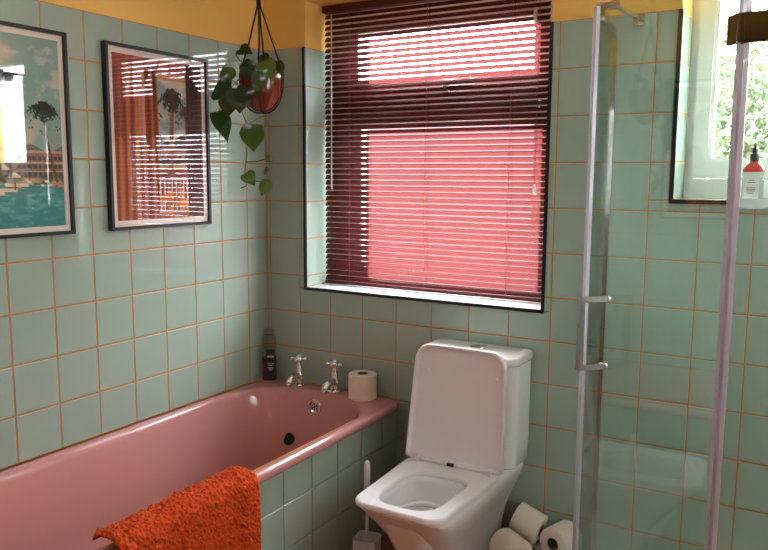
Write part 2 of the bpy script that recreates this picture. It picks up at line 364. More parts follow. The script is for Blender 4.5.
# overflow
bm = bmesh.new(); lathe(bm, [(.001, .0), (.018, .0), (.026, .001), (.028, .004), (.026, .007), (.02, .008), (.017, .0045), (.001, .0045)], (0, 0, 0), 24)
for k in range(6):
    a = k*PI/3; box(bm, .009*math.cos(a)-.003, .009*math.cos(a)+.003, .009*math.sin(a)-.003, .009*math.sin(a)+.003, .0043, .0056)
ov = fin('overflow', bm, 'chrome', bath, True, angle=.6); ov.location = (.327-.35, -.106+.82, .476); ov.scale = (1.2,)*3; ov.rotation_euler = (math.radians(97), 0, 0)
bm = bmesh.new()
for k in range(6):
    a = k*PI/3+PI/6; lathe(bm, [(.0028, .0045), (.0028, .0056)], (.0095*math.cos(a), .0095*math.sin(a), 0), 8)
lathe(bm, [(.003, .0045), (.003, .006)], (0, 0, 0), 8); fin('overflow_slots', bm, 'rubber', ov)
# plug on its chain
bm = bmesh.new(); pts = [(.215, -.070, .537), (.216, -.086, .533), (.218, -.101, .50), (.222, -.125, .42), (.226, -.138, .372)]
tube(bm, smoothpath(pts, 5), .002, 5); ch = bp('plug_chain', bm, 'chrome')
bm = bmesh.new(); lathe(bm, [(.001, -.013), (.019, -.013), (.021, -.006), (.025, -.004), (.025, .004), (.012, .006), (.006, .01), (.001, .012)], (0, 0, 0), 20)
pl = fin('plug', bm, 'rubber', bath, True, angle=.6); pl.location = (.228-.35, -.155+.82, .335); pl.rotation_euler = (1.2, 0, 0)
# taps
def tap(x, y, label, rot):
    t = thing('pillar_tap', label, 'tap', (x, y, .5335), 0, 'chrome bath taps'); t.scale = (1.1,)*3
    bm = bmesh.new(); lathe(bm, [(.028, 0), (.029, .003), (.027, .007), (.018, .011), (.0155, .02), (.017, .03), (.019, .038), (.017, .048), (.0125, .056), (.0145, .064), (.0125, .070), (.009, .078), (.008, .096), (.010, .10)], n=20); fin('body', bm, 'chrome', t, True, angle=.8)
    bm = bmesh.new(); p = smoothpath([(0, 0, .036), (0, -.025, .042), (0, -.047, .038), (0, -.062, .027), (0, -.066, .019)], 5)
    tube(bm, p, [.0155-.004*i/(len(p)-1) for i in range(len(p))], 12); sp = fin('spout', bm, 'chrome', t, True)
    bm = bmesh.new(); lathe(bm, [(.0115, .010), (.0125, .012), (.0125, .019), (.011, .021)], (0, -.066, 0), 14); fin('nozzle', bm, 'chrome', sp, True, angle=.6)
    bm = bmesh.new(); lathe(bm, [(.009, .094), (.0155, .098), (.0155, .108), (.0115, .113), (.003, .1145)], n=16)
    for k in range(4):
        a = rot+k*PI/2; d = Vector((math.cos(a), math.sin(a), 0)); o0 = Vector((0, 0, .103))
        tube(bm, [o0+d*.008, o0+d*.02, o0+d*.026, o0+d*.031, o0+d*.034], [.0062, .0055, .0078, .0078, .004], 10)
    h = fin('cross_head', bm, 'chrome', t, True, angle=.8)
    bm = bmesh.new(); lathe(bm, [(.0075, .1125), (.0075, .1155), (.005, .117), (.001, .1172)], n=12); fin('index_cap', bm, 'plastic', h, True)
tap(.203, -.047, 'left chrome cross-head tap on the pink bath ledge, beside the dark bottle', .35)
tap(.382, -.047, 'right chrome cross-head tap on the pink bath ledge, beside the toilet roll', .2)
# toilet rolls
_roll = None
def roll(loc, eul, label, group=None, R=.056, H=.1):
    global _roll
    t = thing('toilet_roll', label, 'toilet roll', loc, 0, group); t.rotation_euler = eul
    if _roll is None:
        a = bmesh.new(); loft(a, [circ((0, 0, z), r, 32) for r, z in ((.0225, .0), (.053, .0), (.0555, .002), (.056, .006), (.056, .094), (.0555, .098), (.053, .1), (.0225, .1), (.0225, .0))], False, False)
        a2 = bmesh.new(); loft(a2, [circ((0, 0, z), r, 24) for r, z in ((.0224, .0), (.0224, .1), (.0208, .1), (.0208, .0), (.0224, .0))], False, False)
        o1 = fin('paper', a, 'paper', t, True, angle=.7); o2 = fin('core', a2, 'card', t, True, angle=.7)
        bmf = bmesh.new(); loft(bmf, [[(.0566*math.cos(.0+i*.03), .0566*math.sin(.0+i*.03), z) for z in (.0005, .0995)] for i in range(14)], False, False, closed=False); fin('loose_end', bmf, 'paper', t, True)
        _roll = (t,)
    else:
        for ch in [x for x in bpy.data.objects if x.parent == _roll[0]]:
            c = ch.copy(); COL.objects.link(c); c.parent = t
    return t
roll((.53, -.068, .534), (0, 0, 2.4), 'white toilet roll standing on the corner of the pink bath rim')
# bottle in the corner
b = thing('shower_gel_bottle', 'dark half-empty gel bottle with black label in the corner of the bath', 'bottle', (.042, -.045, .534), math.radians(35)); b.scale = (1.12,)*3
def brings(spec, n=6): return [rrect(-a, a, -c, c, min(r, a*.98, c*.98), z, n) for a, c, r, z in spec]
bm = bmesh.new(); loft(bm, brings([(.024, .017, .012, .0), (.027, .02, .014, .004), (.027, .02, .014, .088)])); fin('liquid', bm, 'amber', b, True, angle=.7)
bm = bmesh.new(); loft(bm, brings([(.0272, .0202, .014, .0885), (.0272, .0202, .014, .15), (.026, .019, .014, .165), (.020, .016, .013, .175)])); fin('clear_body', bm, 'clearp', b, True, angle=.7)
bm = bmesh.new(); loft(bm, brings([(.020, .0155, .013, .1755), (.020, .0155, .013, .196), (.018, .014, .012, .199)])); fin('cap', bm, 'clearp', b, True, angle=.7)
lb = boxo('label', 'label_dark', b, -.010, .022, -.0212, -.0203, .006, .122)
bm = bmesh.new(); box(bm, -.007, .019, -.0217, -.0213, .092, .098); fin('label_band', bm, 'print_white', lb)
bm = bmesh.new()
for k, (wd, z) in enumerate(((.016, .066), (.013, .060), (.015, .051), (.012, .046), (.01, .041))): box(bm, .006-wd*.7, .006+wd*.7, -.0217, -.0213, z, z+.0022)
fin('label_print', bm, 'print_white', lb)
# towel over the rim
bm = bmesh.new(); tp = smoothpath([(.612, 0, .537), (.618, 0, .549), (.64, 0, .555), (.675, 0, .556), (.698, 0, .548), (.708, 0, .525), (.709, 0, .48), (.706, 0, .40), (.704, 0, .30), (.703, 0, .175)], 16)
seg = [0.]; 
for a, c in zip(tp, tp[1:]): seg.append(seg[-1]+(c-a).length)
NU, NV = 175, 190; Y0, Y1 = -1.412, -.918
ss = np.linspace(0, seg[-1], NU); X = np.interp(ss, seg, [p.x for p in tp]); Zz = np.interp(ss, seg, [p.z for p in tp])
tx, tz = np.gradient(X), np.gradient(Zz); ln = np.hypot(tx, tz); nx, nz = -tz/ln, tx/ln
vv = np.linspace(0, 1, NV); sm = rng.normal(0, 1, (NU, NV))
for _ in range(1): sm = (sm+np.roll(sm, 1, 0)+np.roll(sm, 1, 1)+np.roll(sm, (1, 1), (0, 1)))/2
big = sum(np.sin(vv[None, :]*f*2*PI+p+ss[:, None]*q)*a for f, p, q, a in ((2.2, .5, 3, .004), (4.7, 2, -5, .002), (9, 1, 6, .0012)))
hang = np.clip((ss-.13)/.3, 0, 1)[:, None]
off = .006+sm*.0028+big*(.4+hang*1.6)*.8
edge = 1-np.clip(np.minimum(vv, 1-vv)/.02, 0, 1)[None, :]*.0
Yv = Y0+(Y1-Y0)*vv[None, :]+ .010*hang*np.sin(ss[:, None]*9)*(vv[None, :]-.5)*2 + rng.normal(0, .0012, (NU, NV))+ (hang*.012*(vv[None, :]-.5)*2)
round_ = np.clip(np.minimum(vv, 1-vv)/.025, 0, 1)[None, :]**.5
off = off*round_ + .0015
GX = X[:, None]+nx[:, None]*-off*-1; 
GX = X[:, None]-(-nx[:, None])*off; GZ = Zz[:, None]+nz[:, None]*off
if nz[NU//6] < 0: GX = X[:, None]-nx[:, None]*off; GZ = Zz[:, None]-nz[:, None]*off
vs = np.stack([GX, Yv, GZ], -1).reshape(-1, 3)
bx = np.stack([np.repeat(X[:, None], NV, 1), Yv, np.repeat(Zz[:, None], NV, 1)], -1).reshape(-1, 3)
fa = []; n0 = NU*NV
for i in range(NU-1):
    for j in range(NV-1):
        a = i*NV+j; fa.append((a, a+1, a+NV+1, a+NV)); 
bi = [i*NV for i in range(NU)]; bj = [i*NV+NV-1 for i in range(NU)]
for L in (bi, bj, list(range(NV)), [(NU-1)*NV+j for j in range(NV)]):
    for a, c in zip(L, L[1:]): fa.append((a, c, c+n0, a+n0))
me = bpy.data.meshes.new('towel'); me.from_pydata(np.vstack([vs, bx]).tolist(), [], fa); me.update()
tw = link('bath_towel', me, 'towel', None, True); tag(tw, 'shaggy orange bath towel draped over the pink bath rim', 'towel')

# ------------------------------------------------------------------ toilet
CX = 1.018
toi = thing('toilet', 'white close-coupled toilet with its lid raised, below the window', 'toilet', (CX, 0, 0))
def D(hw, yf, yb, rf, rb, z, hf=None, n=8):
    """plan loop, front (−y) half width hf, back half width hw"""
    hf = hf or hw; out = []
    for k, (sx, y, h, r) in enumerate(((1, yb, hw, rb), (-1, yb, hw, rb), (-1, yf, hf, rf), (1, yf, hf, rf))):
        cx, cy = sx*(h-r), y-r if k < 2 else y+r
        for i in range(n+1):
            a = PI/2*k+PI/2*i/n; out.append((cx+r*math.cos(a), cy+r*math.sin(a), z))
    return out
HO = lambda s, z: D(.108*s, -.490-.138*s, -.490+.150*s, .075*s, .07*s, z, hf=.104*s)
bm = bmesh.new()
rg = [D(.100, -.49, -.03, .06, .03, 0), D(.101, -.49, -.03, .06, .03, .02), D(.098, -.485, -.03, .06, .03, .08), D(.100, -.495, -.02, .065, .03, .15), D(.112, -.53, -.015, .075, .03, .22, hf=.108),
      D(.136, -.58, -.012, .08, .03, .285, hf=.128), D(.158, -.617, -.01, .075, .03, .335, hf=.144), D(.171, -.650, -.01, .065, .03, .372, hf=.151), D(.172, -.662, -.01, .06, .03, .388, hf=.152), D(.166, -.654, -.012, .056, .03, .3985, hf=.146)]
rg += [HO(1.02, .399), HO(1.0, .395), HO(.99, .375), HO(1.02, .355), HO(.93, .32), HO(.78, .27), HO(.62, .225), HO(.5, .20), HO(.42, .17)]
loft(bm, rg); fin('pan', bm, 'ceramic', toi, True, angle=1.2)
bm = bmesh.new(); loft(bm, [HO(.56, .212), HO(.56, .213)]); fin('water', bm, 'water', toi)
# sculpted flush outlet at the back of the bowl
bm = bmesh.new(); tube(bm, smoothpath([(-.088, -.50, .338), (-.06, -.425, .33), (-.02, -.39, .325), (.015, -.395, .318), (.04, -.44, .295), (.075, -.47, .285)], 6), [.004+.007*math.sin(PI*i/30) for i in range(31)], 10); fin('flush_channel', bm, 'ceramic', toi, True)
# seat: a flat ring with a rounded hole
bm = bmesh.new()
so = lambda i, z: D(.172-i, -.68+i, -.262-i, .055, .02, z, hf=.156-i)
sh = lambda i, z: D(.108+i, -.636-i, -.338+i, .078, .075, z, hf=.102+i)
loft(bm, [sh(0, .402), so(.004, .402), so(0, .405), so(0, .413), so(.003, .4185), so(.0065, .4203), so(.009, .4205), so(.013, .4205), sh(.016, .4205), sh(.012, .4205), sh(.008, .4198), sh(.005, .418), sh(0, .412), sh(0, .402)], False, False)
seat = fin('seat', bm, 'plastic', toi, True, angle=.9)
# lid: shallow tray, built flat then swung up about the hinge
bm = bmesh.new(); W_, Hh = .182, .405
lo = lambda i, z: D(W_-i, -Hh+i, -.0-i, .06-i*.4, .012, -z, hf=.169-i)
loft(bm, [lo(.006, 0), lo(0, .003), lo(0, .023), lo(.001, .0245), lo(.0025, .025), lo(.0065, .025), lo(.008, .024), lo(.0105, .012), lo(.013, .0102), lo(.016, .010), lo(.02, .010)])
ld = fin('lid', bm, 'plastic', toi, True, angle=.8)
ld.location = (0, -.250, .421); ld.rotation_euler = (math.radians(-97.5), 0, 0)
def onlid(name, fn, m):
    bm = bmesh.new(); fn(bm); o = fin(name, bm, m, ld, True, angle=.8); return o
for sx in (-1, 1):
    bm = bmesh.new(); loft(bm, [rrect(sx*.128-.011, sx*.128+.011, -.318, -.308, .0045, z, 4) for z in (-.0095, -.0165)]); fin('buffer_pad', bm, 'plastic', ld, True, angle=.7)
# hinges and central stop
bm = bmesh.new(); tube(bm, [(-.135, -.273, .428), (.135, -.273, .428)], .007, 12); fin('hinge_bar', bm, 'plastic', toi, True, angle=.8)
for sx in (-1, 1): boxo('hinge', 'plastic', toi, sx*.138-.012, sx*.138+.012, -.288, -.262, .415, .438, bev=.004)
boxo('hinge_catch', 'black', toi, -.012, .012, -.286, -.276, .424, .434, bev=.002)
# cistern
bm = bmesh.new()
cr = lambda hw, yf, z, r=.055: D(hw, yf, -.012, r, .008, z)
loft(bm, [cr(.174, -.165, .3995), cr(.179, -.172, .405), cr(.183, -.178, .50), cr(.183, -.182, .70), cr(.183, -.182, .768)]); fin('cistern', bm, 'ceramic', toi, True, angle=.8)
bm = bmesh.new(); loft(bm, [cr(.185, -.183, .768), cr(.187, -.190, .771), cr(.189, -.192, .778), cr(.189, -.192, .792), cr(.188, -.191, .796), cr(.185, -.188, .799), cr(.181, -.184, .800), cr(.178, -.178, .8005), cr(.16, -.16, .801)]); cl = fin('cistern_lid', bm, 'ceramic', toi, True, angle=.8)
bm = bmesh.new(); lathe(bm, [(.029, 0), (.029, .004), (.027, .006), (.025, .006), (.024, .004)], (.008, -.085, .801), 28); fin('button_bezel', bm, 'chrome', cl, True, angle=.6)
for sx, a0 in ((-1, PI/2+.06), (1, -PI/2+.06)):
    pts = [(  .008+.0235*math.cos(a0+(PI-.12)*i/14), -.085+.0235*math.sin(a0+(PI-.12)*i/14)) for i in range(15)]
    bm = bmesh.new(); loft(bm, [[(x, y, z) for x, y in pts] for z in (.803, .8075)]); fin('flush_button', bm, 'chrome', cl, True, angle=.5)
# ------------------------------------------------------------------ toilet brush
tb = thing('toilet_brush', 'white toilet brush in its holder between bath panel and toilet', 'toilet brush', (.757, -.40, 0), .2)
bm = bmesh.new(); loft(bm, [rrect(-a, a, -a, a, r, z, 6) for a, r, z in ((.036, .014, 0), (.040, .016, .004), (.043, .017, .150), (.042, .016, .153), (.0395, .015, .153), (.038, .014, .145), (.034, .012, .01))]); fin('holder', bm, 'holder', tb, True, angle=.7)
bm = bmesh.new(); tube(bm, [(0, 0, .03), (.0, .001, .30)], .006, 10); fin('rod', bm, 'holder', tb, True)
bm = bmesh.new(); lathe(bm, [(.006, .29), (.0095, .30), (.0115, .33), (.0115, .41), (.010, .424), (.006, .430), (.001, .432)], n=14); fin('grip', bm, 'plastic', tb, True)
bm = bmesh.new(); lathe(bm, [(.01, .012), (.03, .02), (.033, .06), (.028, .09), (.006, .10)], n=16); fin('brush_head', bm, 'plastic', tb, True)
# ------------------------------------------------------------------ pile of spare rolls
G = 'spare rolls beside the toilet'
roll((1.235, -.235, 0), (0, 0, .3), 'spare toilet roll upright on the floor, nearest the toilet pan', G)
roll((1.35, -.235, 0), (0, 0, 1.3), 'spare toilet roll upright on the floor, nearest the glass panel', G)
roll((1.24, -.09, 0), (0, 0, 2.3), 'spare toilet roll upright on the floor against the wall, behind the pan', G)
roll((1.355, -.10, 0), (0, 0, 2.9), 'spare toilet roll upright on the floor against the wall beside the glass', G)
roll((1.362, -.135, .158), (PI/2, 0, -.3), 'spare toilet roll lying with its dark hole facing out beside the shower glass', G).location = (1.366, -.032, .158)
roll((1.185, -.205, .157), (PI/2, 0, .95), 'spare toilet roll lying low in front of the pile against the pan', G)
roll((1.180, -.066, .200), (.15, 1.9, .12), 'topmost spare toilet roll lying tilted against the tiled wall', G)
# ------------------------------------------------------------------ shower enclosure
sh_ = thing('shower_enclosure', 'clear glass corner shower enclosure with chrome handle and hinge', 'shower', (1.43, 0, 0))
def sp(name, bm, m, parent=sh_, sm=False, **k):
    o = fin(name, bm, m, parent, sm, **k); o.matrix_parent_inverse = Matrix.Translation((-1.43, 0, 0)); return o
A = Vector((1.470, -.347, 0)); Hn = Vector((1.894, -.750, 0)); dd = (Hn-A).normalized(); nn = Vector((-dd.y*-1, -dd.x, 0)); nn = Vector((dd.y, -dd.x, 0))
if nn.y > 0: nn = -nn
def slab(bm, p, q, t, z0, z1):
    d = (q-p).normalized(); n = Vector((d.y, -d.x, 0))*t/2
    lo_ = [p+n, q+n, q-n, p-n]
    loft(bm, [[(v.x, v.y, z0) for v in lo_], [(v.x, v.y, z1) for v in lo_]])
ZB, ZT = .07, 1.876
# tray
bm = bmesh.new(); loft(bm, [[(1.415, -.003, z), (1.445, -.36, z), (1.88, -.775, z), (XR-.009, -.775, z), (XR-.009, -.003, z)] for z in (0, .055)]); sp('tray', bm, 'ceramic', bev=.008)
bm = bmesh.new(); slab(bm, Vector((1.443, -.004, 0)), Vector((1.468, -.334, 0)), .006, ZB, ZT); sp('return_panel', bm, 'showerglass')
bm = bmesh.new(); slab(bm, A+dd*.012, Hn-dd*.010, .006, ZB, ZT); door = sp('door', bm, 'showerglass')
bm = bmesh.new(); slab(bm, Hn+Vector((.012, 0, 0)), Vector((XR-.010, -.750, 0)), .006, ZB, ZT); sp('fixed_panel', bm, 'showerglass')
bm = bmesh.new(); slab(bm, Vector((1.443, -.0016, 0)), Vector((1.4445, -.026, 0)), .02, ZB-.014, ZT-.03); sp('wall_profile', bm, 'chrome', bev=.003)
# plastic seals: C-shaped strips clipped on the glass edges
bm = bmesh.new(); slab(bm, A+dd*.003, A+dd*.017, .011, ZB, ZT); slab(bm, Vector((1.4675, -.328, 0)), Vector((1.469, -.342, 0)), .010, ZB, ZT); sp('edge_seal', bm, 'seal', bev=.002)
bm = bmesh.new(); slab(bm, Hn-dd*.013, Hn-dd*.002, .011, ZB, ZT); slab(bm, Hn+Vector((.003, 0, 0)), Hn+Vector((.013, 0, 0)), .009, ZB, ZT); sp('hinge_seal', bm, 'seal', bev=.002)
# hinge clamps
for z in (1.716, .35):
    bm = bmesh.new(); slab(bm, Hn-dd*.036, Hn-dd*.001, .024, z-.031, z+.031); slab(bm, Hn+Vector((.001, 0, 0)), Hn+Vector((.05, 0, 0)), .024, z-.031, z+.031); h = sp('hinge', bm, 'darkchrome', bev=.003)
    bm = bmesh.new(); tube(bm, [(Hn.x-.004, Hn.y-.006, z-.03), (Hn.x-.004, Hn.y-.006, z+.03)], .009, 12); o = fin('hinge_pin', bm, 'darkchrome', h, True, angle=.8)
# D handle on the outside of the door
hp = A+dd*.117; ho = hp+nn*.076; zb, zt = .880, 1.072
bm = bmesh.new()
def bar(bm, p, q, s):
    p, q = Vector(p), Vector(q); d = (q-p).normalized(); a = d.cross(Vector((0, 0, 1))); a = dd if a.length < .1 else a.normalized(); b2 = d.cross(a)
    r_ = [a*s+b2*s, -a*s+b2*s, -a*s-b2*s, a*s-b2*s]; loft(bm, [[p+v for v in r_], [q+v for v in r_]])
for z in (zb, zt): bar(bm, (hp.x, hp.y, z), (ho.x+nn.x*.0075, ho.y+nn.y*.0075, z), .0078)
bar(bm, (ho.x, ho.y, zb+.0078), (ho.x, ho.y, zt-.0078), .0075); o = sp('handle', bm, 'chrome', bev=.0015)
bm = bmesh.new()
for z in (zb, zt): tube(bm, [(hp.x-nn.x*.003, hp.y-nn.y*.003, z), (hp.x-nn.x*.009, hp.y-nn.y*.009, z)], .0085, 14)
sp('handle_fixing', bm, 'chrome', sm=True, angle=.7)
# stabiliser bar from the glass top to the back wall
bm = bmesh.new()
def flat(bm, p, q, wv, s): 
    p, q = Vector(p), Vector(q); d = (q-p).normalized(); a = d.cross(Vector((0, 0, 1))).normalized()*wv; b2 = Vector((0, 0, s))
    loft(bm, [[p+a+b2, p-a+b2, p-a-b2, p+a-b2], [q+a+b2, q-a+b2, q-a-b2, q+a-b2]])
flat(bm, (1.514, -.0016, 1.899), (1.500, -.245, 1.899), .008, .004); flat(bm, (1.512, -.24, 1.899), (1.448, -.252, 1.899), .013, .009)
box(bm, 1.497, 1.531, -.0075, -.0014, 1.882, 1.916); sp('stabiliser_bar', bm, 'chrome', bev=.0015)
bm = bmesh.new(); slab(bm, Vector((1.457, -.19, 0)), Vector((1.463, -.27, 0)), .026, 1.855, 1.889); sp('glass_clamp', bm, 'chrome', bev=.003)
# soap shelf and pump bottle in the shower
ss_ = thing('soap_shelf', 'small clear plastic soap shelf under the shower window', 'shelf', (1.905, -.05, 1.318))
bm = bmesh.new(); loft(bm, [rrect(-.085, .085, -.045, .045, .012, z, 4) for z in (0, .004)]); fin('tray', bm, 'frost', ss_)
bm = bmesh.new(); a = [rrect(-.085+i, .085-i, -.045+i, .045-i, .012, z, 4) for i, z in ((0, .0042), (0, .03), (.003, .03), (.003, .0042))]; loft(bm, a+[a[0]], False, False); fin('rim', bm, 'frost', ss_)
sb = thing('soap_pump_bottle', 'clear pump bottle with white label and black pump by the shower window', 'bottle', (1.874, -.055, 1.3225), -.1); sb.scale = (.9, .9, 1.1)
bm = bmesh.new(); loft(bm, brings([(.028, .02, .012, 0), (.031, .023, .013, .003), (.031, .023, .013, .092)])); fin('lower_body', bm, 'clearp', sb, True, angle=.7)
bm = bmesh.new(); loft(bm, brings([(.031, .023, .013, .0925), (.031, .023, .013, .099), (.027, .02, .013, .108), (.016, .014, .010, .117), (.011, .011, .009, .12)])); fin('red_soap', bm, 'redp', sb, True, angle=.9)
lb = boxo('label', 'label_white', sb, -.025, .022, -.0242, -.0233, .022, .092)
bm = bmesh.new()
for wd, z in ((.008, .07), (.011, .064), (.014, .05), (.013, .046), (.012, .042), (.009, .036)): box(bm, -wd-.001, wd-.001, -.0246, -.0243, z, z+.0016)
fin('label_print', bm, 'card', lb)
bm = bmesh.new(); lathe(bm, [(.012, .12), (.0135, .121), (.0135, .14), (.009, .143), (.009, .155), (.0045, .157), (.0045, .166)], n=16); pm = fin('pump_collar', bm, 'black', sb, True, angle=.6)
bm = bmesh.new(); lathe(bm, [(.004, .166), (.0045, .19), (.008, .192), (.008, .199), (.003, .2)], n=12); tube(bm, [(0, 0, .195), (-.02, -.012, .196), (-.032, -.02, .19)], [.0045, .004, .003], 8); fin('pump_nozzle', bm, 'clearp', pm, True)

# ------------------------------------------------------------------ pictures
def srgb2lin(a): return np.where(a <= .04045, a/12.92, ((a+.055)/1.055)**2.4)
def vnoise(u, v, s, seed, oct=4):
    r = np.random.default_rng(seed); out = 0; amp = 1; tot = 0
    for o in range(oct):
        g = r.random((64, 64)); x, y = u*s, v*s; xi, yi = np.floor(x).astype(int), np.floor(y).astype(int); fx, fy = x-xi, y-yi
        fx, fy = fx*fx*(3-2*fx), fy*fy*(3-2*fy); G = lambda i, j: g[i % 64, j % 64]
        out = out+amp*((G(xi, yi)*(1-fx)+G(xi+1, yi)*fx)*(1-fy)+(G(xi, yi+1)*(1-fx)+G(xi+1, yi+1)*fx)*fy); tot += amp; amp *= .5; s *= 2
    return out/tot
def paintfns(U, V, img):
    def put(mask, c):
        m = np.clip(mask, 0, 1)[..., None]; img[:] = img*(1-m)+np.array(c)/255.*m
    return put
def palm(put, U, V, x, y, r, xb, yb, seed, asp, col=(44, 50, 40), trunk=(92, 72, 56), tw=.008):
    t = np.clip((V-y)/(yb-y), 0, 1); cx = x+(xb-x)*t**1.5
    put((np.abs(U-cx) < tw*(.7+.5*t))*(V > y)*(V < yb), trunk)
    rr = random.Random(seed)
    for k in range(46):
        a = rr.uniform(0, 2*PI); L = r*rr.uniform(.75, 1.1); px, py = math.cos(a), -math.sin(a)*.85
        du, dv = (U-x), (V-y)*asp
        s = np.clip((du*px+dv*py)/L, 0, 1); sag = .55*L*s*s
        dist = np.hypot(du-px*L*s, dv-py*L*s-sag)
        put(dist < .2*r*(1-.75*s)*(0.6+.4*np.sin(s*40+k)), tuple(c*rr.uniform(.75, 1.35) for c in col))
def picture1(U, V):
    asp = .60/.40; img = np.zeros(U.shape+(3,)); img[:] = np.array((128, 166, 160))/255; put = paintfns(U, V, img)
    put(np.clip(V/.6, 0, 1)*.45, (176, 186, 170))
    cl = vnoise(U+.3, V*1.7, 4, 11); put(np.clip((cl-.52)*5, 0, .8)*(V < .58), (222, 190, 164))
    put(np.clip((vnoise(U*1.2, V*2.2, 5, 5)-.6)*6, 0, .6)*(V < .5), (236, 212, 188))
    hill = .565+.02*np.sin(U*9)+.012*np.sin(U*23); put(V > hill, (112, 106, 96))
    put((V > .60)*(V < .75)*(U > .60), (150, 104, 84)); put((V > .59)*(V < .605)*(U > .60), (196, 160, 134))
    for i in range(9):
        for j in range(3):
            x, y = .625+i*.042, .622+j*.042; put((np.abs(U-x-.014) < .014)*(np.abs(V-y-.012) < .012), (64, 52, 50)); 
    put((V > .655)*(V < .66)*(U > .6), (205, 170, 142)); put((V > .70)*(V < .705)*(U > .6), (205, 170, 142))
    put((V > .61)*(V < .76)*(U < .60), (168, 112, 100)); put((V > .63)*(V < .74)*(U < .6)*(np.sin(U*70) > .2), (98, 62, 64))
    put((V > .74)*(V < .79), (176, 150, 122))
    sh = vnoise(U, V*2, 14, 3); put((V > .72)*(V < .775)*np.clip((sh-.45)*5, 0, 1), (58, 72, 46))
    wa = V > .785+.012*np.sin(U*6+1); put(wa, (54, 136, 132)); put(wa*np.clip((vnoise(U*1.2, V*4, 13, 8)-.45)*4, 0, .75), (112, 186, 172)); put(wa*np.clip((V-.88)*6, 0, .5), (36, 128, 126))
    for x, y, wd in ((.50, .80, .12), (.36, .82, .16), (.62, .775, .09), (.18, .81, .13)):
        put((np.abs(U-x) < wd)*(np.abs(V-y) < .009), (232, 214, 188)); put((np.abs(U-x) < wd)*(V > y+.009)*(V < y+.016), (120, 92, 74))
    rr = random.Random(5)
    for k in range(26):
        x, y = rr.uniform(.03, .97), rr.uniform(.745, .785); put((np.abs(U-x) < .014)*(np.abs(V-y) < .006), rr.choice([(236, 200, 90), (238, 230, 220), (214, 96, 60), (230, 170, 110)]))
    for x, y in ((.52, .76), (.40, .77), (.28, .765), (.6, .80)):
        put((np.abs(U-x) < .004)*(V > y-.07)*(V < y), (90, 70, 60)); put((V > y-.095+np.abs(U-x)*.5)*(V < y-.065)*(np.abs(U-x) < .05), (236, 206, 168))
    palm(put, U, V, .60, .19, .10, .57, .73, 1, asp); palm(put, U, V, .85, .36, .15, .945, .76, 2, asp, tw=.010)
    palm(put, U, V, .49, .25, .085, .50, .74, 3, asp); palm(put, U, V, .22, .16, .11, .2, .74, 4, asp); palm(put, U, V, .08, .33, .10, .05, .75, 6, asp)
    return img
def picture2(U, V):
    asp = .58/.43; img = np.zeros(U.shape+(3,)); img[:] = np.array((150, 168, 168))/255; put = paintfns(U, V, img)
    cl = vnoise(U, V*2, 5, 21); put(np.clip((cl-.42)*5, 0, .9)*(V < .55), (232, 214, 194)); put((V < .12)*.8, (214, 120, 72))
    hill = .50+.03*np.sin(U*14+1)+.015*np.sin(U*31); put(V > hill, (84, 72, 70)); put((V > .55)*(V < .62), (176, 120, 110))
    put((V > .56)*(V < .66)*(np.sin(U*90) > .3)*(np.sin(V*150) > -.2), (104, 60, 66)); put((V > .655)*(V < .69), (196, 158, 92)); put(V > .685, (150, 84, 62))
    put((V > .60)*np.clip((vnoise(U, V, 16, 31)-.5)*5, 0, .8)*(V < .7), (78, 88, 40))
    palm(put, U, V, .635, .21, .19, .575, .98, 8, asp, col=(70, 58, 44), trunk=(150, 92, 66), tw=.026)
    palm(put, U, V, .80, .30, .12, .80, .7, 9, asp, col=(96, 74, 58), trunk=(120, 80, 60), tw=.01)
    # balcony railing and orange plants
    rail = (V > .74)*(V < .755)+(V > .955)*(V < .965)+((V > .74)*(V < .96)*(np.abs(((U*22) % 1)-.5) < .12)); put(np.clip(rail, 0, 1)*(U > .44)*(U < .84)*.9, (240, 196, 176))
    bush = (V > .80+.12*np.abs(np.sin(U*26))*vnoise(U, V, 9, 41)); put(bush*np.clip((vnoise(U, V, 22, 51)-.42)*7, 0, 1)*(U > .46)*(U < .82), (240, 130, 40))
    # curtains
    fold = .5+.5*np.sin(U*75+6*vnoise(U*2, V*.2, 3, 61)); base = (V*.5)[..., None]
    cur = (np.array((112, 46, 30))/255)*(1-fold[..., None])+(np.array((206, 112, 48))/255)*fold[..., None]; cur = cur*(1-.35*base)+np.array((190, 110, 30))/255*.35*base
    m = np.clip((.47+.015*np.sin(V*4)-U)*60, 0, 1)[..., None]; img[:] = img*(1-m)+cur*m
    put((U > .26)*(U < .33)*(V < .5)*.7, (208, 150, 128)); put((U > .33)*(U < .40)*.55, (120, 40, 26)); put((U < .12)*(V < .5)*.5, (120, 44, 46)); put((V < .07)*(U < .8)*.75, (178, 84, 62))
    put(np.clip((U-.80)*60, 0, 1), (74, 34, 26)); put((U > .83)*(U < .86)*.6, (112, 56, 40)); put((U > .95)*.5, (110, 52, 40))
    return img
